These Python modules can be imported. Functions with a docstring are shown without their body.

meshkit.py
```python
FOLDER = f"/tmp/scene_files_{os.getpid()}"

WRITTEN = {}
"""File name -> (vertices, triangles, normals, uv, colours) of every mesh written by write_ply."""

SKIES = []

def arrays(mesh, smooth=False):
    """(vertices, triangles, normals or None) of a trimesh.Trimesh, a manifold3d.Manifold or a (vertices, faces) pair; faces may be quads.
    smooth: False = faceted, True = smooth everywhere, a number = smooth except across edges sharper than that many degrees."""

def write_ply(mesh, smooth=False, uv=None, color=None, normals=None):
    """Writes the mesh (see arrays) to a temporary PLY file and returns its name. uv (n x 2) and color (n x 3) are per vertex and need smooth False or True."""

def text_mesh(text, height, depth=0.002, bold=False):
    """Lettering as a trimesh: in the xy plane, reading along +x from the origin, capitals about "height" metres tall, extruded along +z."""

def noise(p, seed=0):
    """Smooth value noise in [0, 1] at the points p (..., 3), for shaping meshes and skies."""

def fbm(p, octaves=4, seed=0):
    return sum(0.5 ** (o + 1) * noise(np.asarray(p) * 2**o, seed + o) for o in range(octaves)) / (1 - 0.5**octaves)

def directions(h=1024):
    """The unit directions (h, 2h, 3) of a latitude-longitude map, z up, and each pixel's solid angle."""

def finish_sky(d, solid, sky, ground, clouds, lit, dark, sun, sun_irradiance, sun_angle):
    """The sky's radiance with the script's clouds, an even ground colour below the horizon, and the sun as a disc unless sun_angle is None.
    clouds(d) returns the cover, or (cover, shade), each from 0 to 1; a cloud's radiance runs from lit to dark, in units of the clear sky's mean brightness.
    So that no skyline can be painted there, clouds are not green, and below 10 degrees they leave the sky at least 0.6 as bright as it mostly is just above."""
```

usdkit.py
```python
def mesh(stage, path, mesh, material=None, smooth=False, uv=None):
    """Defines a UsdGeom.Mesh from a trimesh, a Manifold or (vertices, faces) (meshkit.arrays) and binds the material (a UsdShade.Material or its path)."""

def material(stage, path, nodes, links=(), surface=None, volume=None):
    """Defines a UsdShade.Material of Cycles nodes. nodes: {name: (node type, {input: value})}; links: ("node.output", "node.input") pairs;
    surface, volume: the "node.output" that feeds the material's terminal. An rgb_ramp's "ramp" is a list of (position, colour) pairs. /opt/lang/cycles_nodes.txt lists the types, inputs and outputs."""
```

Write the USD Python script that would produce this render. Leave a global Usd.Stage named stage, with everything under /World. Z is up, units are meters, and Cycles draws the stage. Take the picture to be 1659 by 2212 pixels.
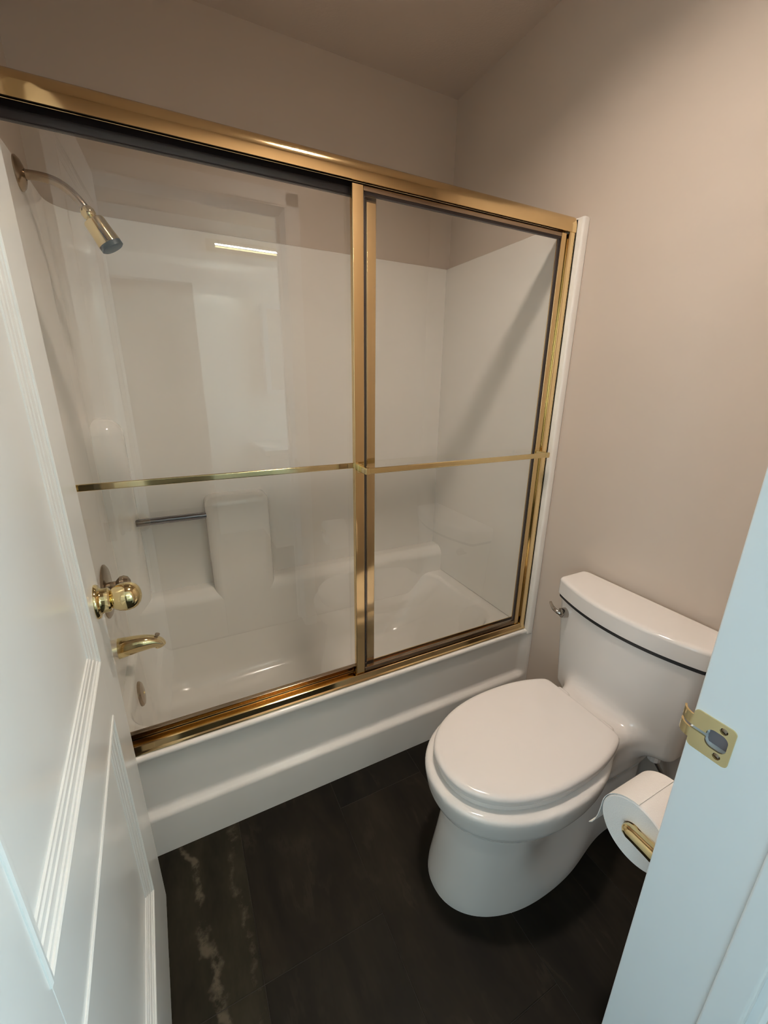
import math, random
import numpy as np
import trimesh
import manifold3d as m3
from shapely.geometry import Polygon, Point, box as sbox
from shapely.ops import unary_union
import usdkit, meshkit
from pxr import Usd, UsdGeom, UsdLux, UsdShade, Gf, Sdf, Vt

random.seed(7); np.random.seed(7)
stage = Usd.Stage.CreateInMemory()
UsdGeom.SetStageUpAxis(stage, 'Z'); UsdGeom.SetStageMetersPerUnit(stage, 1.0)
UsdGeom.Xform.Define(stage, '/World'); UsdGeom.Scope.Define(stage, '/World/Looks')

# ---------------------------------------------------------------- camera, light, exposure
W_PX, H_PX, F_PX = 1659, 2212, 886.7
CAM = (-1.2352, -1.0664, 1.3337); YAW, PITCH, ROLL = 0.4684, 0.3068, 0.0123
EXPOSURE = 0.0
LAMP_STRENGTH = 285.0         # recessed ceiling lamp over the toilet
LAMP_COL = (1.0, 0.845, 0.715)
SKY_STRENGTH = 1.0            # sky outside the windows of the room outside the door
SKY_COL = (0.60, 0.84, 1.0)
DAY_LEFT, DAY_RIGHT = 4.0, 14.0   # daylight entering through its two windows
fw = np.array([math.sin(YAW)*math.cos(PITCH), math.cos(YAW)*math.cos(PITCH), -math.sin(PITCH)])
rt = np.array([math.cos(YAW), -math.sin(YAW), 0.0]); up = np.cross(rt, fw)
r2 = rt*math.cos(ROLL)+up*math.sin(ROLL); u2 = -rt*math.sin(ROLL)+up*math.cos(ROLL)
cam = UsdGeom.Camera.Define(stage, '/World/Camera')
cam.CreateHorizontalApertureAttr(36.0); cam.CreateVerticalApertureAttr(36.0*H_PX/W_PX)
cam.CreateFocalLengthAttr(36.0*F_PX/W_PX); cam.CreateClippingRangeAttr((0.01, 100.0))
cam.CreateExposureAttr(EXPOSURE)
M = Gf.Matrix4d(*[float(x) for x in [*r2, 0, *u2, 0, *(-fw), 0, *CAM, 1]])
cam.AddTransformOp().Set(M)

dome = UsdLux.DomeLight.Define(stage, '/World/SkyDome')
dome.CreateIntensityAttr(SKY_STRENGTH); dome.CreateColorAttr(Gf.Vec3f(*SKY_COL))
def daylight(name, x, sgn, strength):
    L = UsdLux.RectLight.Define(stage, '/World/'+name)
    L.CreateWidthAttr(1.0); L.CreateHeightAttr(1.1); L.CreateIntensityAttr(strength); L.CreateColorAttr(Gf.Vec3f(*SKY_COL))
    L.AddTransformOp().Set(Gf.Matrix4d(0, 1, 0, 0, 0, 0, 1, 0, sgn, 0, 0, 0, x, -1.80, 1.55, 1))

daylight('DaylightLeft', -2.86, -1.0, DAY_LEFT)
daylight('DaylightRight', 0.73, 1.0, DAY_RIGHT)

# ---------------------------------------------------------------- materials
def mat(name, nodes, links=(), surface='p.BSDF'):
    return usdkit.material(stage, '/World/Looks/'+name, nodes, links, surface=surface)
def plain(name, col, rough, metal=0.0, bump=0.0, bscale=200.0, **kw):
    n = {'p': ('principled_bsdf', dict(base_color=col, roughness=rough, metallic=metal, **kw))}; l = []
    if bump:
        n['g'] = ('geometry', {}); n['n'] = ('noise_texture', dict(scale=bscale, detail=3.0))
        n['b'] = ('bump', dict(strength=bump, distance=0.002))
        l = [('g.position', 'n.vector'), ('n.fac', 'b.height'), ('b.normal', 'p.normal')]
    return mat(name, n, l)
def mottled(name, ca, cb, scale, rough, bump=0.0, **kw):
    return mat(name, {'g': ('geometry', {}), 'n': ('noise_texture', dict(scale=scale, detail=5.0)),
        'r': ('rgb_ramp', dict(ramp=[(0.3, ca), (0.7, cb)])),
        'p': ('principled_bsdf', dict(roughness=rough, **kw)), 'b': ('bump', dict(strength=bump, distance=0.002))},
        [('g.position', 'n.vector'), ('n.fac', 'r.fac'), ('r.color', 'p.base_color'), ('n.fac', 'b.height'), ('b.normal', 'p.normal')])
WALL = plain('wall_paint', (0.635, 0.545, 0.465), 0.75, bump=0.10, bscale=90)
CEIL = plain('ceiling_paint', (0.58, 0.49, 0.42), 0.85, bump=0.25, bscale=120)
VWALL = plain('vanity_wall_paint', (0.84, 0.83, 0.78), 0.7, bump=0.1, bscale=90)
FIBER = plain('white_fiberglass', (0.91, 0.88, 0.835), 0.16, bump=0.02, bscale=14)
PORC = plain('white_porcelain', (0.82, 0.79, 0.76), 0.08)
SEATW = plain('seat_plastic', (0.83, 0.79, 0.76), 0.16)
DOORW = plain('gloss_white_paint', (0.80, 0.82, 0.80), 0.24, bump=0.03, bscale=60)
TRIMW = plain('trim_white_paint', (0.80, 0.82, 0.82), 0.38, bump=0.05, bscale=50)
BRASS = mottled('polished_brass', (0.78, 0.64, 0.34), (0.84, 0.70, 0.40), 6.0, 0.09, metallic=1.0)
BRASSF = mottled('satin_brass_frame', (0.76, 0.56, 0.29), (0.82, 0.62, 0.34), 5.0, 0.10, metallic=1.0)
RAIL = plain('dark_reflection_rail', (0.34, 0.26, 0.19), 0.16, metal=1.0)  # dark tone stands for dark reflections in the brass panel rails
BRONZE = plain('tarnished_brass', (0.40, 0.31, 0.22), 0.18, metal=1.0)
CHROME = plain('chrome', (0.42, 0.39, 0.36), 0.12, metal=1.0)
STEELB = plain('dark_steel_bar', (0.30, 0.30, 0.33), 0.22, metal=1.0)
DARK = plain('dark_rubber_and_shade', (0.02, 0.02, 0.022), 0.5)  # spray face, and the painted shadow line under the tank lid
NEAR_BLACK = plain('gasket_and_dark_rail', (0.03, 0.02, 0.02), 0.45)
HOLE = plain('hole_shade', (0.16, 0.14, 0.15), 0.8)  # painted shade for the inside of the latch hole
PAPER = plain('tissue_paper', (0.83, 0.80, 0.77), 0.95, bump=0.3, bscale=400)
CARD = plain('cardboard', (0.42, 0.31, 0.22), 0.9)
GROUT = plain('floor_grout', (0.022, 0.019, 0.014), 0.8, bump=0.2)
BRAID = plain('braided_hose', (0.45, 0.45, 0.44), 0.35, metal=1.0, bump=0.4, bscale=600)
COUNTER = plain('counter_white', (0.78, 0.78, 0.74), 0.2)
CABW = plain('cabinet_white', (0.74, 0.74, 0.70), 0.4)
MIRROR = plain('mirror_glass', (0.9, 0.9, 0.9), 0.02, metal=1.0)
GLASS = mat('shower_glass', {'t': ('transparent_bsdf', dict(color=(0.988, 0.992, 0.985))),
    'g': ('glossy_bsdf', dict(color=(1, 1, 1), roughness=0.012)), 'f': ('fresnel', dict(IOR=1.5)),
    'k': ('geometry', {}), 'nb': ('math', dict(math_type='subtract', value1=1.0)), 'x': ('math', dict(math_type='multiply')), 'd': ('math', dict(math_type='multiply', value2=1.75, use_clamp=True)), 'm': ('mix_closure', {})}, [('k.backfacing', 'nb.value2'), ('f.fac', 'x.value1'), ('nb.value', 'x.value2'), ('x.value', 'd.value1'), ('d.value', 'm.fac'), ('t.BSDF', 'm.closure1'), ('g.BSDF', 'm.closure2')], surface='m.closure')
PANE = mat('window_glass', {'t': ('transparent_bsdf', dict(color=(0.97, 0.98, 0.97))),
    'g': ('glossy_bsdf', dict(color=(1, 1, 1), roughness=0.01)), 'f': ('fresnel', dict(IOR=1.5)),
    'k': ('geometry', {}), 'nb': ('math', dict(math_type='subtract', value1=1.0)), 'x': ('math', dict(math_type='multiply')), 'd': ('math', dict(math_type='multiply', value2=1.75, use_clamp=True)), 'm': ('mix_closure', {})}, [('k.backfacing', 'nb.value2'), ('f.fac', 'x.value1'), ('nb.value', 'x.value2'), ('x.value', 'd.value1'), ('d.value', 'm.fac'), ('t.BSDF', 'm.closure1'), ('g.BSDF', 'm.closure2')], surface='m.closure')
LAMP = mat('lamp_lens', {'e': ('emission', dict(color=LAMP_COL, strength=LAMP_STRENGTH))}, surface='e.emission')
BULB = mat('vanity_bulb', {'e': ('emission', dict(color=(0.94, 1.0, 0.90), strength=210.0))}, surface='e.emission')
def tile_mat(name, lo, mid, hi, vein, vein_amt, off):
    return mat(name, {'g': ('geometry', {}), 'oi': ('object_info', {}),
        'mp': ('mapping', dict(scale=(1.0, 0.35, 1.0), location=off)),
        'n': ('noise_texture', dict(scale=9.0, detail=8.0, roughness=0.68, distortion=0.4)),
        'r': ('rgb_ramp', dict(ramp=[(0.32, lo), (0.52, mid), (0.72, hi)])),
        'mv': ('mapping', dict(scale=(1.0, 0.30, 1.0), location=off)),
        'v': ('noise_texture', dict(scale=5.0, detail=7.0, roughness=0.62, distortion=0.25)),
        'vr': ('rgb_ramp', dict(ramp=[(0.0, (0, 0, 0)), (0.485, (0, 0, 0)), (0.500, (0.9, 0.9, 0.9)), (0.512, (0.9, 0.9, 0.9)), (0.535, (0, 0, 0)), (1.0, (0, 0, 0))])),
        'w': ('noise_texture', dict(scale=9.0, detail=3.0)), 'wr': ('rgb_ramp', dict(ramp=[(0.48, (0, 0, 0)), (0.66, (vein_amt,)*3)])),
        'va': ('mix_color', dict(blend_type='multiply', fac=1.0)),
        'mx': ('mix_color', dict(b=vein)), 'rr': ('rgb_ramp', dict(ramp=[(0.3, (0.48,)*3), (0.7, (0.68,)*3)])),
        'b': ('bump', dict(strength=0.25, distance=0.002)),
        'p': ('principled_bsdf', dict(specular_ior_level=0.16))},
        [('g.position', 'mp.vector'), ('mp.vector', 'n.vector'), ('g.position', 'mv.vector'), ('mv.vector', 'v.vector'),
         ('g.position', 'w.vector'), ('n.fac', 'r.fac'), ('v.fac', 'vr.fac'), ('w.fac', 'wr.fac'), ('vr.color', 'va.a'), ('wr.color', 'va.b'),
         ('va.result', 'mx.fac'), ('r.color', 'mx.a'), ('mx.result', 'p.base_color'), ('n.fac', 'rr.fac'), ('rr.color', 'p.roughness'),
         ('n.fac', 'b.height'), ('b.normal', 'p.normal')])
TILE_DARK = tile_mat('slate_tile_dark', (0.0040, 0.0034, 0.0024), (0.0112, 0.0094, 0.0064), (0.0235, 0.0195, 0.0135), (0.05, 0.04, 0.028), 0.3, (0, 0, 0))
TILE_BROWN = tile_mat('slate_tile_brown', (0.0050, 0.0038, 0.0024), (0.0135, 0.0106, 0.0066), (0.0260, 0.0205, 0.0135), (0.05, 0.04, 0.028), 0.3, (3.1, 1.7, 0))
# the olive tile beside the door: two pale mineral veins that wander along its length
TILE_OLIVE = mat('slate_tile_olive', {'g': ('geometry', {}), 's': ('separate_xyz', {}),
    'mp': ('mapping', dict(scale=(1.0, 0.35, 1.0))), 'n': ('noise_texture', dict(scale=11.0, detail=8.0, roughness=0.65)),
    'r': ('rgb_ramp', dict(ramp=[(0.32, (0.010, 0.0085, 0.0052)), (0.52, (0.0215, 0.0185, 0.0112)), (0.72, (0.037, 0.0315, 0.020))])),
    'wv': ('noise_texture', dict(scale=7.0, detail=4.0, roughness=0.6)),
    'sl': ('math', dict(math_type='multiply', value2=0.155)),
    'd0': ('math', dict(math_type='multiply_add', value2=0.13, value3=-0.065)),
    'xa': ('math', dict(math_type='add')), 'xb': ('math', dict(math_type='add')),
    'a1': ('math', dict(math_type='add', value2=1.364)), 'a2': ('math', dict(math_type='absolute')),
    'b1': ('math', dict(math_type='add', value2=1.231)), 'b2': ('math', dict(math_type='absolute')),
    'ra': ('rgb_ramp', dict(ramp=[(0.0, (1, 1, 1)), (0.004, (0.9,)*3), (0.012, (0, 0, 0)), (1.0, (0, 0, 0))])),
    'rb': ('rgb_ramp', dict(ramp=[(0.0, (0.7,)*3), (0.003, (0.5,)*3), (0.011, (0, 0, 0)), (1.0, (0, 0, 0))])),
    'mk': ('noise_texture', dict(scale=15.0, detail=5.0, roughness=0.7)),
    'mr': ('rgb_ramp', dict(ramp=[(0.46, (0, 0, 0)), (0.58, (0.9,)*3)])),
    'mxv': ('mix_color', dict(blend_type='lighten', fac=1.0)), 'va': ('mix_color', dict(blend_type='multiply', fac=1.0)),
    'mx': ('mix_color', dict(b=(0.105, 0.088, 0.062))), 'bp': ('bump', dict(strength=0.25, distance=0.002)),
    'p': ('principled_bsdf', dict(specular_ior_level=0.16, roughness=0.58))},
    [('g.position', 's.vector'), ('g.position', 'mp.vector'), ('mp.vector', 'n.vector'), ('g.position', 'wv.vector'), ('g.position', 'mk.vector'),
     ('n.fac', 'r.fac'), ('wv.fac', 'd0.value1'), ('s.y', 'sl.value1'), ('s.x', 'xa.value1'), ('d0.value', 'xa.value2'),
     ('xa.value', 'xb.value1'), ('sl.value', 'xb.value2'), ('xb.value', 'a1.value1'), ('a1.value', 'a2.value1'), ('a2.value', 'ra.fac'),
     ('xa.value', 'b1.value1'), ('b1.value', 'b2.value1'), ('b2.value', 'rb.fac'), ('ra.color', 'mxv.a'), ('rb.color', 'mxv.b'), ('mk.fac', 'mr.fac'),
     ('mxv.result', 'va.a'), ('mr.color', 'va.b'), ('va.result', 'mx.fac'), ('r.color', 'mx.a'), ('mx.result', 'p.base_color'), ('n.fac', 'bp.height'), ('bp.normal', 'p.normal')])

# ---------------------------------------------------------------- helpers
taken = {}
def numbered(parent, name):
    k = (parent, name); i = taken.get(k, 0); taken[k] = i+1
    return name if i == 0 else '%s_%03d' % (name, i)
def key(prim, label=None, cat=None, group=None, kind=None):
    for k, v in (('label', label), ('category', cat), ('group', group), ('kind', kind)):
        if v: prim.SetCustomDataByKey(k, v)
    return prim
def obj(name, mesh, material, parent=None, smooth=32, label=None):
    pp = '/World' if parent is None else str(parent.GetPath())
    p = usdkit.mesh(stage, pp+'/'+numbered(pp, name), mesh, material, smooth=smooth).GetPrim()
    return key(p, label)
def thing(name, label, cat, kind=None, group=None, loc=None):
    x = UsdGeom.Xform.Define(stage, '/World/'+numbered('/World', name))
    if loc is not None: x.AddTranslateOp().Set(Gf.Vec3d(*loc))
    return key(x.GetPrim(), label, cat, group, kind)
def T(mesh): # manifold -> trimesh
    if hasattr(mesh, 'to_mesh'):
        mm = mesh.to_mesh(); return trimesh.Trimesh(mm.vert_properties[:, :3], mm.tri_verts, process=False)
    return mesh
def cat(*ms): return trimesh.util.concatenate([T(m) for m in ms])
def bx(x0, x1, y0, y1, z0, z1):
    return m3.Manifold.cube((x1-x0, y1-y0, z1-z0)).translate((x0, y0, z0))
def rbox(x0, x1, y0, y1, z0, z1, r=0.003, n=8):
    r = min(r, (x1-x0)/2-1e-5, (y1-y0)/2-1e-5, (z1-z0)/2-1e-5)
    s = m3.Manifold.sphere(r, n)
    return m3.Manifold.batch_hull([s.translate((x, y, z)) for x in (x0+r, x1-r) for y in (y0+r, y1-r) for z in (z0+r, z1-r)])
def ext_x(poly, x0, x1):   # polygon in (y,z) swept along x
    polys = [poly] if not hasattr(poly, 'geoms') else list(poly.geoms)
    out = []
    for g in polys:
        m = trimesh.creation.extrude_polygon(g, x1-x0, engine='earcut')
        v = m.vertices.copy(); m.vertices = np.c_[v[:, 2]+x0, v[:, 0], v[:, 1]]
        out.append(m)
    return cat(*out)
def ext_y(poly, y0, y1):   # polygon in (x,z) swept along y
    m = trimesh.creation.extrude_polygon(poly, y1-y0, engine='earcut')
    v = m.vertices.copy(); m.vertices = np.c_[v[:, 0], v[:, 2]+y0, v[:, 1]]; m.invert(); return m
def ext_z(poly, z0, z1):
    m = trimesh.creation.extrude_polygon(poly, z1-z0, engine='earcut'); m.apply_translation((0, 0, z0)); return m
def frame_of(d):
    d = np.asarray(d, float); d /= np.linalg.norm(d)
    a = np.array([0, 0, 1.0]) if abs(d[2]) < 0.9 else np.array([1.0, 0, 0])
    u = np.cross(a, d); u /= np.linalg.norm(u); return u, np.cross(d, u), d
def lathe(prof, origin, axis, n=40):    # prof: (radius, distance along axis)
    u, v, d = frame_of(axis); o = np.asarray(origin, float); t = np.linspace(0, 2*np.pi, n, endpoint=False)
    V = []; F = []
    for r, h in prof:
        r = max(r, 1e-5); V.append(o + d*h + r*(np.outer(np.cos(t), u)+np.outer(np.sin(t), v)))
    for k in range(len(prof)-1):
        for i in range(n):
            j = (i+1) % n; a, b, c, e = k*n+i, k*n+j, (k+1)*n+j, (k+1)*n+i
            F += [(a, b, c), (a, c, e)]
    V = np.vstack(V); m = trimesh.Trimesh(V, F, process=False); return m
def tube(pts, rad, n=20, cap=True):
    pts = np.asarray(pts, float); rad = np.broadcast_to(rad, len(pts)).astype(float)
    d = np.gradient(pts, axis=0); d /= np.linalg.norm(d, axis=1)[:, None]
    u, v, _ = frame_of(d[0]); t = np.linspace(0, 2*np.pi, n, endpoint=False); rings = []
    for p, dd, r in zip(pts, d, rad):
        u = u - dd*np.dot(u, dd); u /= np.linalg.norm(u); v = np.cross(dd, u)
        rings.append(p + r*(np.outer(np.cos(t), u)+np.outer(np.sin(t), v)))
    V = np.vstack(rings); F = []
    for k in range(len(pts)-1):
        for i in range(n):
            j = (i+1) % n; F += [(k*n+i, k*n+j, (k+1)*n+j), (k*n+i, (k+1)*n+j, (k+1)*n+i)]
    if cap:
        V = np.vstack([V, pts[0], pts[-1]]); a = len(V)-2; L = (len(pts)-1)*n
        for i in range(n):
            j = (i+1) % n; F += [(a, j, i), (a+1, L+i, L+j)]
    return trimesh.Trimesh(V, F, process=False)
def spline(ctrl, n=40):
    from scipy.interpolate import CubicSpline
    c = np.asarray(ctrl, float); s = np.r_[0, np.cumsum(np.linalg.norm(np.diff(c, axis=0), axis=1))]
    return CubicSpline(s, c)(np.linspace(0, s[-1], n))
def radial_loft(poly, layers, n=144, dz=None):  # star-shaped outline, layers = (inset, z), closed top and bottom; dz(x, y) is added to every z
    c = np.array(poly.centroid.coords[0]); t = np.linspace(0, 2*np.pi, n, endpoint=False)
    from shapely.geometry import LineString
    dirs = np.c_[np.cos(t), np.sin(t)]; base = []
    for d in dirs:
        g = LineString([c, c+3*d]).intersection(poly.exterior); base.append(c + d*Point(c).distance(g))
    base = np.array(base); tang = np.roll(base, -1, 0)-np.roll(base, 1, 0); nrm = np.c_[tang[:, 1], -tang[:, 0]]; nrm /= np.linalg.norm(nrm, axis=1)[:, None]
    V, F = [], []
    for ins, z in layers:
        b = base-nrm*ins if ins < 0.05 else c+(base-c)*(1-ins)
        V.append(np.c_[b, np.full(n, z)])
    for k in range(len(layers)-1):
        for i in range(n):
            j = (i+1) % n; F += [(k*n+i, k*n+j, (k+1)*n+j), (k*n+i, (k+1)*n+j, (k+1)*n+i)]
    V = np.vstack(V+[np.r_[c, layers[0][1]], np.r_[c, layers[-1][1]]]); a = len(V)-2; L = (len(layers)-1)*n
    for i in range(n):
        j = (i+1) % n; F += [(a, j, i), (a+1, L+i, L+j)]
    if dz is not None: V[:, 2] += dz(V[:, 0], V[:, 1])
    return trimesh.Trimesh(V, F, process=False)
def surface_nets(f, lo, hi, h):
    ax = [np.arange(lo[i], hi[i]+h, h) for i in range(3)]
    S = f(*np.meshgrid(*ax, indexing='ij')); nx, ny, nz = S.shape
    ins = S < 0; c = np.zeros((nx-1, ny-1, nz-1), int)
    cs = [(i, j, k) for i in (0, 1) for j in (0, 1) for k in (0, 1)]
    sl = lambda A, o: A[o[0]:o[0]+nx-1, o[1]:o[1]+ny-1, o[2]:o[2]+nz-1]
    for o in cs: c += sl(ins, o)
    act = (c > 0) & (c < 8); idx = -np.ones(act.shape, int); ijk = np.argwhere(act); idx[act] = np.arange(len(ijk))
    acc = np.zeros((len(ijk), 3)); cnt = np.zeros(len(ijk)); val = {o: sl(S, o)[act] for o in cs}
    for a in cs:
        for b in cs:
            if a < b and sum(abs(p-q) for p, q in zip(a, b)) == 1:
                va, vb = val[a], val[b]; m = (va < 0) != (vb < 0); t = np.where(m, va/np.where(m, va-vb, 1), 0)
                P = np.array(a)+t[:, None]*(np.array(b)-np.array(a)); acc[m] += P[m]; cnt[m] += 1
    V = (ijk+acc/cnt[:, None])*h+np.array(lo); Q = []
    for d in range(3):
        e = [0, 0, 0]; e[d] = 1; A = ins[:nx-e[0], :ny-e[1], :nz-e[2]]; B = ins[e[0]:, e[1]:, e[2]:]
        u, w = (d+1) % 3, (d+2) % 3; g = np.argwhere(A != B)
        g = g[(g[:, u] > 0) & (g[:, w] > 0) & (g[:, u] < act.shape[u]) & (g[:, w] < act.shape[w])]
        U = np.eye(3, dtype=int)[u]; Wv = np.eye(3, dtype=int)[w]; ix = lambda q: idx[q[:, 0], q[:, 1], q[:, 2]]
        q = np.c_[ix(g-U-Wv), ix(g-Wv), ix(g), ix(g-U)]; flip = ~A[g[:, 0], g[:, 1], g[:, 2]]
        q[flip] = q[flip][:, ::-1]; Q.append(q)
    Q = np.vstack(Q); Q = Q[(Q >= 0).all(1)]
    m = trimesh.Trimesh(V, np.vstack([Q[:, [0, 1, 2]], Q[:, [0, 2, 3]]]), process=False)
    return m
def smin(a, b, k):
    h = np.clip(0.5+0.5*(b-a)/k, 0, 1); return b*(1-h)+a*h-k*h*(1-h)

# ---------------------------------------------------------------- room shell (tub alcove and toilet compartment, then the room outside the door)
XL, YB, YF, YO, ZC = -1.53, 0.735, -0.885, -1.005, 2.465   # left wall, back wall, door wall inner and outer face, ceiling
HX0, HX1, HZ = -1.425, -0.705, 2.03                        # door opening
VX0, VX1, VY = -2.75, 0.62, -2.62                          # the room outside
def struct(name, mesh, material, label, catg, smooth=32):
    return key(obj(name, mesh, material, None, smooth), label, catg, None, 'structure')
struct('wall_right', cat(bx(0, 0.1, YF-0.06, YB+0.1, -0.02, ZC+0.1)), WALL, 'beige painted wall behind the toilet tank, right of the tub', 'wall', False)
struct('wall_back', bx(XL-0.1, 0.1, YB, YB+0.1, -0.02, ZC+0.1), WALL, 'beige painted wall above the tub surround at the far side', 'wall', False)
struct('wall_left', bx(XL-0.1, XL, YO+0.06, YB+0.1, -0.02, ZC+0.1), WALL, 'beige wall of the shower head end, mostly behind the open door', 'wall', False)
wf = bx(VX0-0.1, VX1+0.1, YO, YF, -0.02, ZC+0.1) - bx(HX0-0.02, HX1+0.02, YO-0.1, YF+0.1, -0.1, HZ+0.02)
struct('wall_front', wf, WALL, 'wall that holds the doorway, with the toilet paper holder on its inner face', 'wall', False)
lampx, lampy, lampr = -0.70, -0.42, 0.085
cl = bx(XL-0.1, 0.1, YF-0.06, YB+0.1, ZC, ZC+0.1) - m3.Manifold.cylinder(0.3, lampr, lampr, 48).translate((lampx, lampy, ZC-0.1))
struct('ceiling', cat(cl, bx(VX0-0.1, VX1+0.1, VY-0.1, YO+0.06, ZC, ZC+0.1)), CEIL, 'dim beige painted ceiling over the tub and toilet', 'ceiling', False)
# room outside the door (seen only as reflections in the glass, the surround and the brass)
struct('wall_vanity_right', bx(VX1, VX1+0.1, VY-0.1, YO, -0.02, ZC+0.1) - bx(VX1-0.1, VX1+0.2, -2.35, -1.25, 0.95, 2.15), VWALL, 'pale wall at the right end of the room outside the door', 'wall', False)
win = dict(y0=-2.35, y1=-1.25, z0=0.95, z1=2.15)
struct('wall_vanity_left', bx(VX0-0.1, VX0, VY-0.1, YO, -0.02, ZC+0.1) - bx(VX0-0.2, VX0+0.1, win['y0'], win['y1'], win['z0'], win['z1']), VWALL, 'pale wall with the daylight window in the room outside the door', 'wall', False)
struct('wall_vanity_back', bx(VX0-0.1, VX1+0.1, VY-0.1, VY, -0.02, ZC+0.1) - bx(-1.72, -0.98, VY-0.2, VY+0.1, -0.1, 2.03), VWALL, 'pale far wall of the room outside, reflected as the bright strip in the shower glass', 'wall', False)
hall = cat(bx(-1.9, -0.8, VY-1.1, VY-1.0, -0.02, 2.5), bx(-2.0, -1.9, VY-1.1, VY-0.1, -0.02, 2.5), bx(-0.8, -0.7, VY-1.1, VY-0.1, -0.02, 2.5), bx(-2.0, -0.7, VY-1.1, VY-0.1, 2.45, 2.5))  # unseen hall, added so the shower glass has something dark to reflect
struct('wall_hall', hall, WALL, 'added unseen beige hall walls that give the dark reflection in the shower glass', 'wall', False)
for wx, wlab in ((VX0, 'left daylight window in the room outside the door'), (VX1+0.05, 'right daylight window in the room outside the door')):
    w1 = key(UsdGeom.Xform.Define(stage, '/World/window_%d' % (1 if wx < 0 else 2)).GetPrim(), wlab, 'window', None, 'structure')
    fr = bx(wx-0.07, wx+0.02, win['y0'], win['y1'], win['z0'], win['z1'])
    spans = ((win['y0']+0.05, -1.82), (-1.78, win['y1']-0.05))
    for a, b in spans: fr = fr - bx(wx-0.2, wx+0.1, a, b, win['z0']+0.05, win['z1']-0.05)
    obj('window_frame', fr, TRIMW, w1)
    for a, b in spans: obj('pane', bx(wx-0.04, wx-0.035, a, b, win['z0']+0.05, win['z1']-0.05), PANE, w1, False)

# floor: dark slate tiles, each a piece, in a recessed grout bed
fl = thing('floor', 'dark brown and olive slate tile floor around the toilet', 'floor', 'structure')
obj('grout_bed', cat(bx(XL-0.1, 0.1, YF-0.13, 0.0, -0.06, -0.0009), bx(XL-0.1, 0.1, 0.0, YB+0.1, -0.06, -0.0009), bx(VX0-0.1, VX1+0.1, VY-1.1, YF-0.13, -0.06, -0.0009)), GROUT, fl, False)
def tile(x0, x1, y0, y1, m):
    g = 0.0006; b = 0.0009; x0, x1, y0, y1 = x0+g, x1-g, y0+g, y1-g; dz = random.uniform(-0.0003, 0.0003)
    V = []; 
    for ins, z in ((0, -0.004), (0, -b), (b, 0.0)): V += [(x0+ins, y0+ins, z+dz), (x1-ins, y0+ins, z+dz), (x1-ins, y1-ins, z+dz), (x0+ins, y1-ins, z+dz)]
    F = []
    for k in range(2):
        for i in range(4):
            j = (i+1) % 4; F += [(4*k+i, 4*k+j, 4*k+4+j), (4*k+i, 4*k+4+j, 4*k+4+i)]
    F += [(8, 9, 10), (8, 10, 11)]
    obj('tile', trimesh.Trimesh(V, F, process=False), m, fl, False)
TW, TL = 0.305, 0.61; col = 0
xs = [-1.21+TW*k for k in range(-6, 7)]
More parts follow.
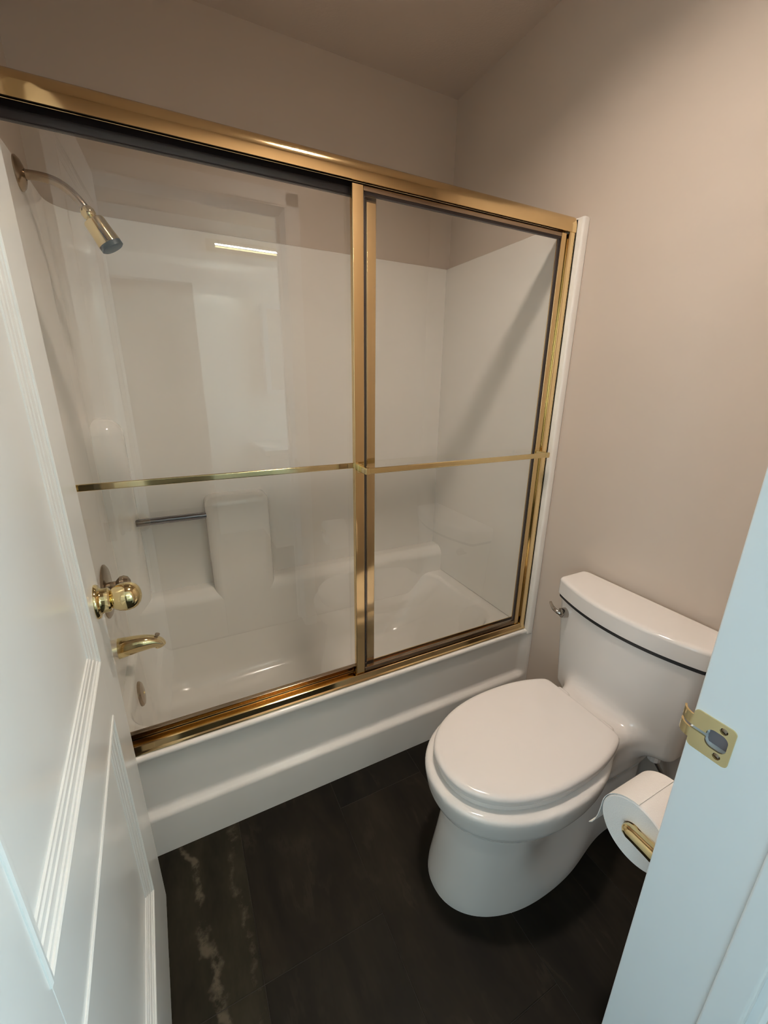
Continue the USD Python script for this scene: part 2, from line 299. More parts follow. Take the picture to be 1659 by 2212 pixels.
for ci, xa in enumerate(xs):
    xb = xa+TW
    y = 0.18 + ((ci % 2)*0.305)
    if abs(xa+TW+1.21) < 1e-6 : y = -0.435+TL
    if abs(xa+1.21) < 1e-6: y = -0.435+TL
    yy = y
    while yy > VY-0.3:
        y0, y1 = yy-TL, min(yy, 0.02)
        lo_x, hi_x = (VX0, VX1)
        if (y0+y1)/2 > -0.95: lo_x, hi_x = XL, 0.0
        x0, x1 = max(xa, lo_x), min(xb, hi_x)
        if x1-x0 > 0.02 and y1-y0 > 0.02:
            if abs(xb+1.21) < 1e-6: m = TILE_OLIVE
            else: m = TILE_BROWN if random.random() < 0.45 else TILE_DARK
            tile(x0, x1, max(y0, VY-0.3), y1, m)
        yy -= TL

# ---------------------------------------------------------------- doorway: jambs, stops, casing
tr = thing('trim_1', 'bluish white painted door jamb at the right edge with the brass strike plate', 'door jamb', 'structure')
jx = HX1
jb = rbox(jx, jx+0.022, YO-0.004, -0.874, 0.0, HZ, 0.0025)
hole = rbox(jx-0.01, jx+0.018, -0.916, -0.891, 0.9165, 0.9445, 0.008) + bx(jx-0.01, jx+0.012, -0.90, -0.86, 0.9275, 0.9335)
obj('jamb', jb-hole, TRIMW, tr)
obj('stop_strip', rbox(jx-0.012, jx+0.004, YO-0.003, -0.975, 0.0, HZ, 0.003), TRIMW, tr)
obj('casing', rbox(jx+0.006, jx+0.064, YF, YF+0.013, 0.0, HZ+0.06, 0.003), TRIMW, tr)
obj('casing', rbox(jx+0.006, jx+0.064, YO-0.013, YO, 0.0, HZ+0.06, 0.003), TRIMW, tr)
# strike plate: in local (y, z), plate with latch hole, slot to the lip and two screw holes
sy0, sy1, sz0, sz1 = -0.9195, -0.8755, 0.9035, 0.9575; szc = (sz0+sz1)/2
pl = sbox(sy0, sz0, sy1, sz1).buffer(-0.006).buffer(0.006)
pl = pl.difference(sbox(-0.9145, szc-0.0125, -0.892, szc+0.0125).buffer(-0.008).buffer(0.008))
pl = pl.difference(sbox(-0.90, szc-0.0026, -0.86, szc+0.0026))
for s in (-1, 1): pl = pl.difference(Point(-0.9075, szc+s*0.0185).buffer(0.0042))
sp = ext_x(pl, jx-0.0018, jx+0.0006)
ang = np.linspace(0, 1.25, 10); R0 = 0.017
lip = []
for t0, t1 in zip(ang[:-1], ang[1:]):
    for a, b in ((szc-0.017, szc-0.0026), (szc+0.0026, szc+0.017)):
        P = [(jx-0.0018+R0*(1-math.cos(t)), -0.8758+R0*math.sin(t)) for t in (t0, t1)]
        Q = [(jx+0.0006+ (R0-0.0024)*(1-math.cos(t)), -0.8758+(R0-0.0024)*math.sin(t)) for t in (t0, t1)]
        lip.append(m3.Manifold.hull_points(np.array([(x, y, z) for x, y in P+Q for z in (a, b)])))
plate = obj('strike_plate', cat(sp, *lip), BRASS, tr, label='small brass strike plate with latch hole')
for s in (-1, 1):
    obj('screw', lathe([(0, 0.0012), (0.0026, 0.0010), (0.0040, 0.0004), (0.0040, -0.001)], (jx, -0.9075, szc+s*0.0185), (-1, 0, 0), 16), RAIL, plate)
obj('latch_hole', bx(jx+0.008, jx+0.012, -0.914, -0.892, szc-0.012, szc+0.012), HOLE, plate, False)  # dark block set in to imitate shade inside the hole
t2 = thing('trim_2', 'white hinge side jamb and head of the doorway', 'door jamb', 'structure')
obj('jamb', rbox(HX0-0.022, HX0, YO-0.004, -0.874, 0.0, HZ, 0.0025), TRIMW, t2)
obj('head_jamb', rbox(HX0-0.022, HX1+0.022, YO-0.004, -0.874, HZ, HZ+0.022, 0.0025), TRIMW, t2)
obj('casing', rbox(HX0-0.064, HX0-0.006, YO-0.013, YO, 0.0, HZ+0.06, 0.003), TRIMW, t2)
obj('head_casing', rbox(HX0-0.064, HX1+0.064, YO-0.013, YO, HZ+0.006, HZ+0.064, 0.003), TRIMW, t2)
obj('head_casing', rbox(HX0-0.064, HX1+0.064, YF, YF+0.013, HZ+0.006, HZ+0.064, 0.003), TRIMW, t2)

# ---------------------------------------------------------------- door: open into the room; local frame: s along the door from hinge to latch edge, n = normal of the visible face
DW, DT, DZ0, DZ1 = 0.705, 0.035, 0.012, 2.02
hinge = np.array([-1.3815, -0.853]); latch = np.array([-1.4126, -0.148])
dd = (latch-hinge)/np.linalg.norm(latch-hinge); nn = np.array([dd[1], -dd[0]]); DW = np.linalg.norm(latch-hinge)
door = thing('door_1', 'glossy white two panel door standing open at the left with round brass knob', 'door', 'structure')
def dmesh(m):      # local (s, depth out of the face, z) -> world
    m = T(m).copy(); v = m.vertices.copy()
    m.vertices = np.c_[hinge[0]+dd[0]*v[:, 0]+nn[0]*v[:, 1], hinge[1]+dd[1]*v[:, 0]+nn[1]*v[:, 1], v[:, 2]]
    # local frame (dd, nn, z) is left-handed: flip
    m.invert(); return m
S0, S1 = 0.096, DW-0.146
zr = [(DZ0, 0.255), (0.73, 0.854), (1.90, DZ1)]
obj('stile', dmesh(rbox(0, S0, -DT, 0, DZ0, DZ1, 0.0025)), DOORW, door)
obj('stile', dmesh(rbox(S1, DW, -DT, 0, DZ0, DZ1, 0.0025)), DOORW, door)
for a, b in zr: obj('rail', dmesh(bx(S0-0.001, S1+0.001, -DT, 0, a, b)), DOORW, door, False)
def ring(s0, s1, z0, z1, prof):
    V = []; F = []
    for d, h in prof: V += [(s0+d, h, z0+d), (s1-d, h, z0+d), (s1-d, h, z1-d), (s0+d, h, z1-d)]
    for k in range(len(prof)-1):
        for i in range(4):
            j = (i+1) % 4; F += [(4*k+i, 4*k+j, 4*k+4+j), (4*k+i, 4*k+4+j, 4*k+4+i)]
    m = trimesh.Trimesh(V, F, process=False); return m
for a, b in ((0.255, 0.73), (0.854, 1.90)):
    obj('panel', dmesh(bx(S0-0.001, S1+0.001, -0.026, -0.011, a-0.001, b+0.001)), DOORW, door, False)
    prof = [(-0.0045, -0.0005), (-0.0042, 0.0012), (-0.002, 0.0024), (0.0005, 0.0024), (0.0022, 0.0012), (0.0028, -0.0008), (0.007, -0.0014), (0.0085, -0.0032), (0.010, -0.0034), (0.0165, -0.0045), (0.018, -0.0062), (0.0195, -0.0060), (0.025, -0.0066), (0.027, -0.0082), (0.030, -0.0088), (0.0315, -0.0115)]
    obj('moulding', dmesh(ring(S0, S1, a, b, prof)), DOORW, door, smooth=20)
ks, kz = DW-0.058, 0.929
kO = np.array([hinge[0]+dd[0]*ks, hinge[1]+dd[1]*ks, kz]); kN = (nn[0], nn[1], 0)
kn = obj('door_knob', lathe([(0.009, 0.0), (0.0115, 0.012), (0.0105, 0.016), (0.0125, 0.020), (0.016, 0.0235), (0.0215, 0.029), (0.0255, 0.037), (0.0275, 0.046), (0.0275, 0.052), (0.026, 0.060), (0.022, 0.067), (0.015, 0.0725), (0.007, 0.0752), (0, 0.0758)], kO, kN, 48), BRASS, door, smooth=40, label='round polished brass door knob')
obj('rose', lathe([(0.0, 0.001), (0.033, 0.0), (0.033, 0.003), (0.031, 0.006), (0.025, 0.008), (0.0235, 0.011), (0.0235, 0.021), (0.021, 0.024), (0.012, 0.0245)], kO, kN, 48), BRASS, kn, smooth=35)
kn2 = obj('door_knob', lathe([(0.011, 0.0), (0.0115, 0.012), (0.016, 0.0235), (0.0255, 0.037), (0.0275, 0.05), (0.022, 0.067), (0.007, 0.0752), (0, 0.0758)], kO-np.array([nn[0], nn[1], 0])*DT, (-nn[0], -nn[1], 0), 32), BRASS, door)
obj('latch_plate', dmesh(rbox(DW-0.0005, DW+0.0012, -0.030, -0.005, kz-0.028, kz+0.028, 0.0005)), BRASS, door)
for z in (0.25, 1.02, 1.80):
    obj('hinge', cat(lathe([(0, 0), (0.006, 0), (0.006, 0.09), (0, 0.09)], (hinge[0]-nn[0]*DT-0.001, hinge[1]-0.006, z), (0, 0, 1), 16)), BRASS, door)

# ---------------------------------------------------------------- bathtub
YA, ZR = -0.012, 0.357
tub = thing('bathtub', 'one-piece white fiberglass bathtub with stepped apron and glossy shower walls beside the toilet', 'bathtub')
ap = Polygon([(0.05, 0.0), (YA-0.012, 0.0), (YA-0.012, 0.130), (YA-0.0105, 0.138), (YA-0.006, 0.144), (YA+0.004, 0.151), (YA+0.0085, 0.158), (YA+0.010, 0.168),
              (YA+0.010, 0.30), (YA+0.008, 0.325), (YA+0.003, 0.338), (YA-0.001, 0.345), (YA+0.001, 0.352), (YA+0.006, 0.3565), (YA+0.014, ZR), (0.05, ZR)])
obj('apron', ext_x(ap, -1.50, -0.055), FIBER, tub, smooth=50)
# apron end that curves out to the wall flange
secs = []
xs_ = np.linspace(-0.056, -0.001, 14)
pts = np.array(ap.exterior.coords[:-1]); V = []; F = []
for x in xs_:
    t = (x+0.056)/0.055; s = t*t*(3-2*t); q = pts.copy(); m = (q[:, 0] < 0.04) & (q[:, 1] > 0.005)
    q[m, 0] = q[m, 0]*(1-s)+(YA-0.008)*s
    V.append(np.c_[np.full(len(q), x), q])
n = len(pts)
for k in range(len(xs_)-1):
    for i in range(n):
        j = (i+1) % n; F += [(k*n+i, (k+1)*n+j, k*n+j), (k*n+i, (k+1)*n+i, (k+1)*n+j)]
me = trimesh.Trimesh(np.vstack(V), F, process=False)
obj('apron_end', me, FIBER, tub, smooth=50)
# basin: rim ring plus a lofted well (outlines interpolate a rounded rectangle)
def rrect(x0, x1, y0, y1, r, n=18):
    out = []
    for cx, cy, a0 in ((x1-r, y1-r, 0), (x0+r, y1-r, 90), (x0+r, y0+r, 180), (x1-r, y0+r, 270)):
        for a in np.linspace(a0, a0+90, n): out.append((cx+r*math.cos(math.radians(a)), cy+r*math.sin(math.radians(a))))
    return np.array(out)
lay = [((-1.50, -0.002, 0.048, 0.711), 0.004, ZR), ((-1.476, -0.075, 0.085, 0.650), 0.10, ZR), ((-1.470, -0.087, 0.097, 0.642), 0.10, ZR-0.004), ((-1.466, -0.096, 0.104, 0.634), 0.10, ZR-0.014),
       ((-1.457, -0.15, 0.115, 0.622), 0.11, 0.24), ((-1.445, -0.23, 0.13, 0.606), 0.12, 0.13), ((-1.425, -0.27, 0.145, 0.588), 0.12, 0.085), ((-1.38, -0.32, 0.18, 0.54), 0.12, 0.062), ((-1.28, -0.42, 0.26, 0.46), 0.09, 0.055)]
V = [np.c_[rrect(*b, r), np.full(72, z)] for b, r, z in lay]; F = []
for k in range(len(V)-1):
    for i in range(72):
        j = (i+1) % 72; F += [(k*72+i, k*72+j, (k+1)*72+j), (k*72+i, (k+1)*72+j, (k+1)*72+i)]
c = len(V)*72; V.append(np.array([[-0.85, 0.36, 0.055]])); F += [((len(lay)-1)*72+i, (len(lay)-1)*72+(i+1) % 72, c) for i in range(72)]
obj('basin', trimesh.Trimesh(np.vstack(V), F, process=False), FIBER, tub, smooth=55)
ov = obj('overflow_plate', lathe([(0.0, 0.012), (0.018, 0.012), (0.038, 0.009), (0.043, 0.004), (0.043, -0.006)], (-1.460, 0.367, 0.280), (1, 0, 0.12), 40), BRONZE, tub, label='round tarnished brass overflow plate')
obj('screw', lathe([(0, 0.0155), (0.004, 0.015), (0.005, 0.012)], (-1.460, 0.367, 0.280), (1, 0, 0.12), 16), BRASS, ov)

# ---------------------------------------------------------------- surround walls
sur = tub   # tub and shower walls are one moulded unit
SX0, SX1, SY, ZS = -1.492, -0.030, 0.712, 1.83
obj('back_panel', rbox(SX0-0.03, 0.0, SY, YB, ZR, ZS, 0.006), FIBER, sur)
obj('end_panel', rbox(SX1, 0.0, -0.006, SY+0.004, ZR, ZS, 0.006), FIBER, sur)
obj('end_panel', rbox(XL, SX0, -0.006, SY+0.004, ZR, ZS, 0.006), FIBER, sur)
obj('front_flange', rbox(-0.030, 0.0, -0.022, 0.02, 0.335, ZS, 0.007), FIBER, sur)
obj('front_flange', rbox(XL, SX0, -0.022, 0.02, 0.335, ZS, 0.007), FIBER, sur)
# left corner fillet, its lower shelf column, lower back ledge and the pillar beside the grab bar recess
cc = [(SX0-0.004, SY+0.004), (SX0-0.004, SY-0.10)]+[(SX0+0.10-0.10*math.cos(a), SY-0.10+0.10*math.sin(a)) for a in np.linspace(0, math.pi/2, 12)]+[(SX0+0.10, SY+0.004)]
obj('corner_cove', ext_z(Polygon(cc).buffer(0), ZR, ZS-0.004), FIBER, sur, smooth=40)
def block(x0, x1, y0, z0, z1, r=0.03):    # moulded block standing off the back panel, soft edges
    return rbox(x0, x1, y0, SY+0.04, z0, z1, r, 24)
obj('corner_column', block(-1.58, -1.402, 0.622, 0.24, 1.20, 0.055), FIBER, sur, smooth=50)
obj('shelf_pillar', block(-1.168, -0.918, 0.622, 0.24, 0.888, 0.034), FIBER, sur, smooth=50)
obj('back_ledge', rbox(-1.50, 0.02, 0.6225, SY+0.05, 0.22, 0.492, 0.05, 32), FIBER, sur, smooth=50)
obj('grab_bar', lathe([(0, 0), (0.0130, 0), (0.0130, 0.246), (0, 0.246)], (-1.410, 0.655, 0.815), (1, 0, 0), 24), STEELB, sur, label='dark metal washcloth bar between the moulded shelves')

# ---------------------------------------------------------------- shower door frame and sliding panels
fx0, fx1 = -1.491, -0.032
frm = thing('shower_door_frame', 'polished brass shower door frame with header and bottom track on the tub', 'shower door frame')
hd = Polygon([(0.0, 1.787), (0.0, 1.806), (0.0008, 1.8125), (0.0025, 1.8185), (0.0052, 1.8240), (0.0090, 1.8290), (0.0140, 1.8325), (0.020, 1.834), (0.046, 1.834), (0.052, 1.829), (0.052, 1.787), (0.049, 1.787), (0.049, 1.808), (0.031, 1.808), (0.031, 1.795), (0.028, 1.795), (0.028, 1.808), (0.003, 1.808), (0.003, 1.787)])
obj('header', ext_x(hd, fx0, fx1), BRASSF, frm, smooth=30)
obj('header_channel', cat(bx(fx0, fx1, 0.0032, 0.0278, 1.8065, 1.8078), bx(fx0, fx1, 0.0312, 0.0488, 1.8065, 1.8078), bx(fx0, fx1, 0.0032, 0.0040, 1.788, 1.8078), bx(fx0, fx1, 0.0480, 0.0488, 1.788, 1.8078)), NEAR_BLACK, frm, False)
tk = Polygon([(-0.002, 0.3575), (-0.004, 0.360), (-0.003, 0.363), (0.001, 0.366), (0.003, 0.383), (0.0055, 0.3845), (0.0075, 0.383), (0.008, 0.367), (0.0275, 0.367), (0.028, 0.383), (0.031, 0.383), (0.0315, 0.369), (0.0505, 0.369), (0.0515, 0.390), (0.055, 0.390), (0.057, 0.3575)])
obj('bottom_track', ext_x(tk, fx0, fx1), BRASSF, frm, smooth=25)
obj('side_jamb', cat(rbox(-0.056, -0.032, 0.002, 0.0065, 0.366, 1.790, 0.001), rbox(-0.056, -0.032, 0.0275, 0.031, 0.366, 1.790, 0.001), rbox(-0.056, -0.032, 0.050, 0.054, 0.366, 1.790, 0.001), bx(-0.035, -0.032, 0.002, 0.054, 0.366, 1.790)), BRASSF, frm)
obj('side_jamb', cat(rbox(-1.491, -1.4875, 0.002, 0.0065, 0.366, 1.790, 0.001), rbox(-1.491, -1.4875, 0.050, 0.054, 0.366, 1.790, 0.001), bx(-1.491, -1.4895, 0.002, 0.054, 0.366, 1.790)), BRASSF, frm)
def bar(x0, x1, y, z):
    return rbox(x0, x1, y-0.004, y+0.004, z-0.0085, z+0.0085, 0.003, 16)
def slider(label, x0, x1, wl, wr, yc, ybar, zbar, xb0, xb1):
    t = thing('shower_door_panel', label, 'shower door')
    y0, y1 = yc-0.0085, yc+0.0085; z0, z1 = 0.372, 1.7855
    obj('glass', bx(x0+0.006, x1-0.006, yc-0.0025, yc+0.0025, z0+0.006, z1-0.006), GLASS, t, False)
    obj('stile', rbox(x0, x0+wl, y0, y1, z0, z1, 0.0025), BRASSF, t); obj('stile', rbox(x1-wr, x1, y0, y1, z0, z1, 0.0025), BRASSF, t)
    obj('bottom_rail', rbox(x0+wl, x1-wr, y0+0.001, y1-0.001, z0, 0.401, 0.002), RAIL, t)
    obj('top_rail', rbox(x0+wl, x1-wr, y0+0.001, y1-0.001, 1.768 if ybar > yc else 1.773, z1, 0.002), NEAR_BLACK if ybar > yc else RAIL, t)  # top rails coloured dark to imitate the dark they mirror
    obj('gasket', cat(bx(x0+wl, x0+wl+0.0025, yc-0.005, yc+0.005, 0.401, 1.768), bx(x1-wr-0.0025, x1-wr, yc-0.005, yc+0.005, 0.401, 1.768), bx(x0+wl, x1-wr, yc-0.005, yc+0.005, 1.767, 1.7735)), NEAR_BLACK, t, False)
    tb = obj('towel_bar', bar(xb0, xb1, ybar, zbar), BRASS, t)
    s = 1 if ybar > yc else -1
    for x in (xb0+0.008, xb1-0.008):
        ya, yb_ = sorted((yc+s*0.0085, ybar+s*0.006))
        obj('bracket', cat(rbox(x-0.008, x+0.008, ya, yb_, zbar-0.0095, zbar+0.0095, 0.0025), rbox(x-0.011, x+0.011, yc+s*0.0085-0.002, yc+s*0.0085+0.002, zbar-0.014, zbar+0.014, 0.0018)), BRASS, tb)
    return t
slider('right sliding glass shower panel, nearer the camera, with brass stiles and a towel bar above the toilet', -0.787, -0.0595, 0.031, 0.022, 0.0175, -0.038, 1.095, -0.776, -0.066)
slider('left sliding glass shower panel beside the open door, set behind the other panel', -1.4865, -0.711, 0.022, 0.028, 0.0405, 0.088, 1.088, -1.480, -0.716)

# ---------------------------------------------------------------- shower fittings on the left end panel
sh = thing('shower_head', 'brass shower head on a bent arm, high in the left corner', 'shower head')
zb = 1.795; FXW = SX0
obj('flange', lathe([(0.0, 0.0), (0.036, 0.0), (0.036, 0.003), (0.030, 0.009), (0.020, 0.013), (0.012, 0.015)], (FXW, 0.37, zb), (1, 0, 0), 40), BRONZE, sh)
arm = spline([(FXW, 0.37, zb), (FXW+0.035, 0.37, zb+0.001), (FXW+0.075, 0.37, zb-0.005), (FXW+0.105, 0.37, zb-0.026), (FXW+0.126, 0.37, zb-0.055)], 30)
obj('arm', tube(arm, 0.0105), BRONZE, sh, smooth=60)
ax_ = np.array([0.50, 0, -0.866]); o_ = np.array([FXW+0.122, 0.37, zb-0.048])
obj('head', lathe([(0.0, 0.0), (0.010, 0.0), (0.014, 0.004), (0.017, 0.012), (0.016, 0.020), (0.013, 0.024), (0.017, 0.027), (0.024, 0.030), (0.026, 0.034), (0.027, 0.062), (0.029, 0.085), (0.029, 0.087), (0, 0.087)], o_, ax_, 40), BRASS, sh, smooth=35)
obj('spray_face', lathe([(0.0285, 0.0868), (0.0285, 0.098), (0.024, 0.101), (0, 0.101)], o_, ax_, 40), DARK, sh, smooth=35)
sv = thing('shower_valve', 'brass shower valve with round escutcheon, half hidden behind the door knob', 'shower valve')
obj('escutcheon', lathe([(0.0, 0.0), (0.085, 0.0), (0.085, 0.003), (0.078, 0.008), (0.04, 0.012), (0.025, 0.014), (0, 0.014)], (FXW, 0.355, 0.695), (1, 0, 0), 48), BRONZE, sv)
obj('handle', lathe([(0.012, 0.012), (0.012, 0.03), (0.017, 0.034), (0.024, 0.041), (0.026, 0.052), (0.021, 0.063), (0.010, 0.069), (0, 0.07)], (FXW, 0.355, 0.712), (1, 0, 0), 40), BRONZE, sv)
ts = thing('tub_spout', 'brass tub spout with diverter knob below the door knob', 'tub spout')
c0 = np.array([FXW, 0.358, 0.482])
sp = spline([c0, c0+(0.05, 0, 0.002), c0+(0.088, 0, 0.000), c0+(0.112, 0, -0.008), c0+(0.120, 0, -0.022)], 30)
obj('spout_body', tube(sp, np.interp(np.linspace(0, 1, 30), [0, 0.1, 0.6, 0.85, 1], [0.034, 0.033, 0.026, 0.020, 0.018]), 28), BRASS, ts, smooth=60)
obj('diverter', lathe([(0.004, 0.0), (0.004, 0.012), (0.0075, 0.014), (0.0075, 0.019), (0, 0.021)], c0+(0.110, 0, 0.006), (0.35, 0, 0.94), 16), BRONZE, ts)

# ---------------------------------------------------------------- toilet (local: u out from the wall, v across, centre line y = TY)
TY = -0.447
toi = thing('toilet', 'white one piece toilet with closed lid beside the tub', 'toilet')
zk = [0.0, 0.02, 0.10, 0.20, 0.262, 0.283, 0.298, 0.32, 0.36, 0.42]
front = [0.752, 0.750, 0.735, 0.718, 0.714, 0.722, 0.752, 0.762, 0.770, 0.772]
half = [0.150, 0.149, 0.141, 0.134, 0.134, 0.144, 0.176, 0.185, 0.190, 0.191]
back = [0.18, 0.18, 0.20, 0.22, 0.22, 0.22, 0.22, 0.22, 0.215, 0.21]
def toilet_sdf(u, v, z):
    a = np.interp(z, zk, front); b = np.interp(z, zk, half); bk = np.interp(z, zk, back); uc = 0.49
    du = u-uc; A = np.where(du > 0, a-uc, uc-bk); nexp = 2.15
    rho = ((np.abs(du)/A)**nexp+(np.abs(v)/b)**nexp)**(1/nexp); d2 = (rho-1)*np.minimum(A, b)*0.9
    def capz(d2, z0, z1, r):
        dz = np.maximum(z0-z, z-z1); q0 = np.maximum(d2+r, 0); q1 = np.maximum(dz+r, 0)
        return np.minimum(np.maximum(d2+r, dz+r), 0)+np.hypot(q0, q1)-r
    bowl = capz(d2, -0.03, 0.385, 0.012)
    def rb(u0, u1, hv, z0, z1, r):
        q = [np.maximum(u0-u, u-u1)+r, np.abs(v)-hv+r, np.maximum(z0-z, z-z1)+r]
        return np.sqrt(sum(np.maximum(x, 0)**2 for x in q))+np.minimum(np.maximum(np.maximum(q[0], q[1]), q[2]), 0)-r
    rear = rb(0.06, 0.48, 0.108, -0.05, 0.33, 0.03)
    deck = rb(0.03, 0.45, 0.118, 0.24, 0.385, 0.03)
    hv = 0.225-0.025*np.clip((0.64-z)/0.3, 0, 1)
    uf = 0.183-0.95*v*v - 0.02*np.clip((0.64-z)/0.3, 0, 1)
    r = 0.028; q = [np.maximum(0.012-u, u-uf)+r, np.abs(v)-hv+r]
    t2 = np.hypot(np.maximum(q[0], 0), np.maximum(q[1], 0))+np.minimum(np.maximum(q[0], q[1]), 0)-r
    dz = np.maximum(0.318-z, z-0.655); rr = np.where(z < 0.5, 0.022, 0.003)
    tank = np.minimum(np.maximum(t2+rr, dz+rr), 0)+np.hypot(np.maximum(t2+rr, 0), np.maximum(dz+rr, 0))-rr
    f = smin(smin(bowl, rear, 0.03), deck, 0.035)
    f = smin(f, tank, 0.06)
    cav = np.sqrt(((u-0.385)/0.20)**2+((np.abs(v)-0.215)/0.115)**2+((z-0.165)/0.135)**2)
    cav = (cav-1)*0.10
    f = -smin(-f, cav, 0.035)
    return np.maximum(f, -z-0.02)
bm = surface_nets(toilet_sdf, (0.0, -0.25, -0.033), (0.80, 0.25, 0.68), 0.006)
trimesh.smoothing.filter_taubin(bm, iterations=6)
bm.vertices[:, 2] = np.maximum(bm.vertices[:, 2], -0.0015)
def tw(m):
    m = T(m).copy(); v = m.vertices.copy(); m.vertices = np.c_[-v[:, 0], TY-v[:, 1], v[:, 2]]; return m
obj('bowl_and_tank', tw(bm), PORC, toi, smooth=True)
# tank lid, bowed front
def lid_poly(grow):
    vv = np.linspace(-0.233, 0.233, 60); uu = 0.193+grow-1.0*vv*vv
    return Polygon([(0.012, -0.233)]+list(zip(uu, vv))+[(0.012, 0.233)]).buffer(-0.025).buffer(0.025)
obj('tank_lid', tw(radial_loft(lid_poly(0), [(0.008, 0.6535), (0.008, 0.6610), (0.0015, 0.6612), (0.0, 0.6630), (0.0, 0.706), (0.0008, 0.7095), (0.0025, 0.7125), (0.005, 0.7147), (0.0085, 0.7163), (0.013, 0.7172), (0.02, 0.7176), (0.03, 0.7178), (0.5, 0.7185)], 200)), PORC, toi, smooth=45, label='bowed porcelain tank lid')
obj('lid_gasket', tw(radial_loft(lid_poly(0), [(0.0055, 0.6490), (0.0050, 0.6495), (0.0050, 0.6625), (0.0055, 0.6630)], 200)), DARK, toi, smooth=False)  # dark ring standing in for the shadow line between tank and lid
def egg(fr, bk, hw, uc=0.47, n=2.2):
    t = np.linspace(0, 2*np.pi, 240, endpoint=False); c, s = np.cos(t), np.sin(t)
    A = np.where(c > 0, fr-uc, 0.30)
    P = Polygon(np.c_[uc+A*np.sign(c)*np.abs(c)**(2/n), hw*np.sign(s)*np.abs(s)**(2/n)])
    return P.intersection(sbox(bk, -1, 2, 1)).buffer(-0.03).buffer(0.03)
obj('seat', tw(radial_loft(egg(0.742, 0.270, 0.163), [(0.003, 0.383), (0.0, 0.387), (0.0, 0.403), (0.004, 0.4065), (0.3, 0.4065)])), SEATW, toi, smooth=45)
ds = lambda x, y: -0.06*np.maximum(np.hypot((x-0.49)/1.4, y)-0.02, 0)**2
obj('seat_lid', tw(radial_loft(egg(0.750, 0.256, 0.170), [(0.005, 0.4085), (0.001, 0.4098), (0.0, 0.412), (0.0, 0.4205), (0.0008, 0.4238), (0.0024, 0.4266), (0.005, 0.4290), (0.0085, 0.4307), (0.013, 0.4318), (0.02, 0.4325), (0.03, 0.4328), (0.3, 0.4345), (0.7, 0.4355)], dz=ds)), SEATW, toi, smooth=50, label='closed white seat lid')
for s in (-1, 1): obj('seat_hinge', tw(rbox(0.232, 0.262, s*0.075-0.022, s*0.075+0.022, 0.38, 0.412, 0.008, 16)), SEATW, toi)
lv = obj('flush_lever', tw(lathe([(0, 0.018), (0.011, 0.017), (0.0155, 0.014), (0.0165, 0.006), (0.0165, -0.016)], (0.156, -0.178, 0.612), (0.94, -0.34, 0), 32)), CHROME, toi, label='small chrome flush lever')
obj('handle', tw(tube(spline([(0.172, -0.182, 0.612), (0.178, -0.196, 0.616), (0.174, -0.216, 0.622), (0.165, -0.231, 0.626)], 16), np.linspace(0.0075, 0.0045, 16), 14)), CHROME, lv, smooth=60)

# water supply behind the toilet
ws = thing('water_supply_valve', 'chrome shutoff valve with braided hose on the wall under the tank', 'valve')
vy, vz = -0.615, 0.13
obj('escutcheon', lathe([(0, 0.0), (0.028, 0.0), (0.028, 0.002), (0.012, 0.008), (0, 0.008)], (0.0, vy, vz), (-1, 0, 0), 24), CHROME, ws)
obj('stop_body', cat(lathe([(0.0, 0.006), (0.008, 0.006), (0.008, 0.03), (0.012, 0.03), (0.012, 0.055), (0, 0.055)], (0, vy, vz), (-1, 0, 0), 20), lathe([(0.007, 0.0), (0.009, 0.02), (0, 0.02)], (-0.045, vy, vz+0.005), (0, 0, 1), 16)), CHROME, ws)
obj('valve_handle', lathe([(0, 0.0), (0.006, 0.0), (0.017, 0.004), (0.017, 0.012), (0.006, 0.016), (0, 0.016)], (-0.055, vy, vz), (-1, 0, 0), 20), CHROME, ws)
obj('coupling_nut', lathe([(0.006, -0.03), (0.016, -0.03), (0.018, -0.026), (0.018, 0.0), (0.006, 0.0)], (-0.10, vy+0.02, 0.317), (0, 0, 1), 12), SEATW, ws, smooth=20, label='white plastic coupling nut')
obj('hose', tube(spline([(-0.045, vy, vz+0.02), (-0.046, vy+0.005, vz+0.07), (-0.075, vy+0.012, vz+0.12), (-0.10, vy+0.02, vz+0.172)], 24), 0.006, 12), BRAID, ws, smooth=60)

# ---------------------------------------------------------------- toilet paper and its holder on the door wall
RX0, RX1, RY, RZ, RR = -0.597, -0.492, -0.803, 0.586, 0.062
hold = thing('toilet_paper_holder', 'brass two post toilet paper holder on the wall behind the door jamb', 'toilet paper holder')
for x in (RX0-0.012, RX1+0.012):
    ob = obj('post', lathe([(0, 0.0), (0.027, 0.0), (0.027, 0.004), (0.021, 0.009), (0.0155, 0.02), (0.0135, 0.05), (0.0125, 0.075), (0.0125, 0.085), (0.010, 0.0925), (0.005, 0.0965), (0, 0.0975)], (x, YF, RZ), (0, 1, 0), 32), BRASS, hold, smooth=40)
obj('roller', lathe([(0, 0.0), (0.008, 0.0), (0.008, RX1-RX0+0.024), (0, RX1-RX0+0.024)], (RX0-0.012, RY, RZ), (1, 0, 0), 24), BRASS, hold)
tp = thing('toilet_paper_roll', 'white toilet paper roll with a loose tail hanging at the back', 'toilet paper')
zc = RZ-0.012
n = 96; th = np.linspace(0, 2*np.pi, n, endpoint=False)
obj('paper_roll', lathe([(0.0205, 0.0), (0.060, 0.0), (0.0622, 0.002), (0.0626, 0.05), (0.0622, 0.103), (0.060, 0.105), (0.0205, 0.105), (0.0205, 0.0)], (RX0, RY, zc), (1, 0, 0), 72), PAPER, tp, smooth=40)
obj('core', lathe([(0.0205, 0.001), (0.0192, 0.001), (0.0192, 0.099), (0.0205, 0.099)], (RX0, RY, zc), (1, 0, 0), 40), CARD, tp)
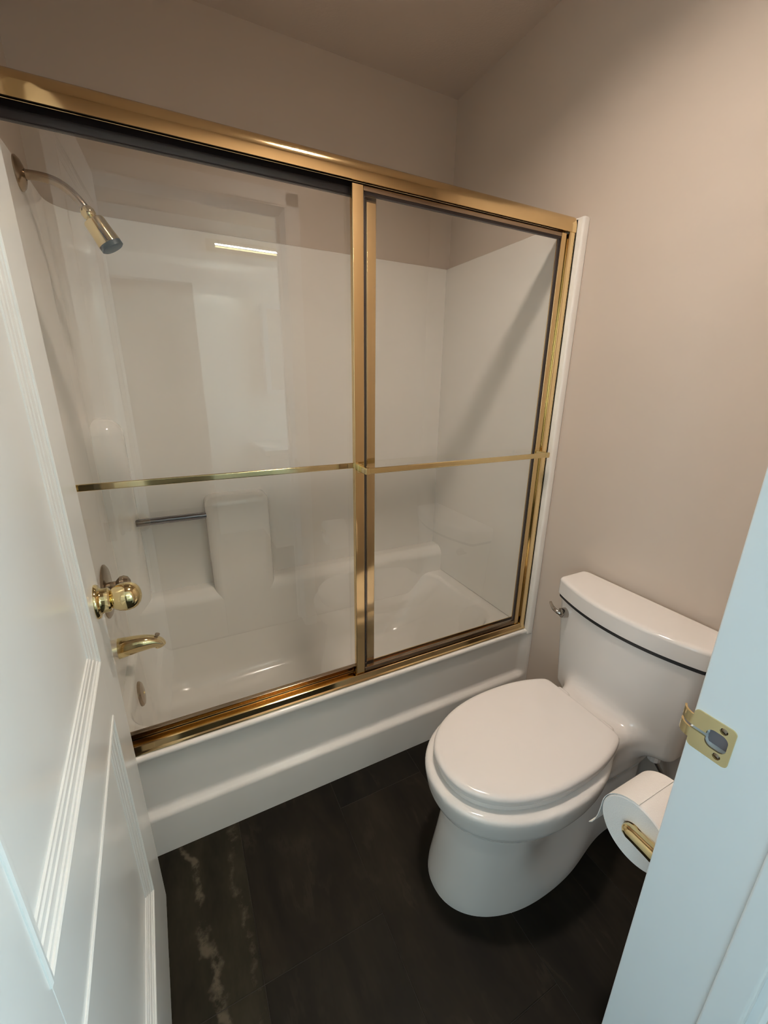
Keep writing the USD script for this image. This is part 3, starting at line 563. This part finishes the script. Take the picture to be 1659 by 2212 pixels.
tail = [(RY+0.0632*math.cos(a), zc+0.0632*math.sin(a)) for a in np.linspace(1.5, 0.0, 14)]+[(RY+0.0638, zc-0.015), (RY+0.0655, zc-0.032), (RY+0.0685, zc-0.048), (RY+0.073, zc-0.062), (RY+0.079, zc-0.070)]
tail = np.array(tail); tn = np.gradient(tail, axis=0); tn = np.c_[-tn[:, 1], tn[:, 0]]; tn /= np.linalg.norm(tn, axis=1)[:, None]
tail_poly = Polygon(np.vstack([tail, (tail+tn*0.0011)[::-1]])).buffer(0)
obj('tail', ext_x(tail_poly, RX0+0.0005, RX1-0.0005), PAPER, tp, smooth=60)

# ---------------------------------------------------------------- recessed ceiling lamp (above the toilet, outside the frame)
lp = thing('ceiling_lamp', 'recessed round ceiling lamp over the toilet', 'lamp')
can = lathe([(lampr-0.001, 0.0), (lampr-0.001, 0.06), (0, 0.06)], (lampx, lampy, ZC), (0, 0, 1), 48)
obj('can', can, TRIMW, lp)
obj('trim_ring', lathe([(lampr+0.018, -0.0005), (lampr+0.015, -0.005), (lampr-0.002, -0.006), (lampr-0.003, 0.0)], (lampx, lampy, ZC), (0, 0, 1), 48), TRIMW, lp)
obj('lens', lathe([(0, 0.050), (lampr-0.004, 0.050), (lampr-0.004, 0.055), (0, 0.055)], (lampx, lampy, ZC), (0, 0, 1), 48), LAMP, lp)

# ---------------------------------------------------------------- vanity outside the door (seen as reflections)
va = thing('vanity_cabinet', 'white vanity cabinet with counter, reflected in the shower glass', 'cabinet')
obj('body', rbox(-0.60, VX1-0.004, VY+0.002, VY+0.53, 0.0, 0.78, 0.003), CABW, va)
obj('countertop', rbox(-0.64, VX1-0.003, VY+0.001, VY+0.56, 0.78, 0.82, 0.006), COUNTER, va)
for k in range(2):
    x = -0.57+k*0.58; dr = obj('cabinet_door', rbox(x, x+0.55, VY+0.53, VY+0.548, 0.10, 0.74, 0.003), CABW, va)
    obj('knob', lathe([(0.005, 0), (0.006, 0.012), (0.012, 0.018), (0.010, 0.026), (0, 0.028)], (x+(0.50 if k == 0 else 0.05), VY+0.548, 0.62), (0, 1, 0), 20), BRASS, dr)
mc = thing('mirror', 'framed white mirror cabinet above the vanity, reflected in the shower glass', 'mirror')
obj('frame', bx(-0.50, 0.50, VY, VY+0.11, 1.22, 1.92) - bx(-0.46, 0.46, VY+0.10, VY+0.2, 1.26, 1.88), TRIMW, mc)
obj('mirror_pane', bx(-0.46, 0.46, VY+0.09, VY+0.103, 1.26, 1.88), MIRROR, mc, False)
lb = thing('vanity_light', 'brass light bar with a long glowing tube above the mirror', 'lamp')
obj('bar', rbox(-0.86, 0.40, VY, VY+0.05, 2.25, 2.33, 0.005), BRASS, lb)
for x in (-0.80, -0.27): obj('tube', tube([(x, VY+0.08, 2.29), (x+0.49, VY+0.08, 2.29)], 0.0045, 16), BULB, lb)
for x in (-0.82, -0.29, 0.24): obj('socket', rbox(x-0.02, x+0.02, VY+0.04, VY+0.105, 2.265, 2.315, 0.004), BRASS, lb)
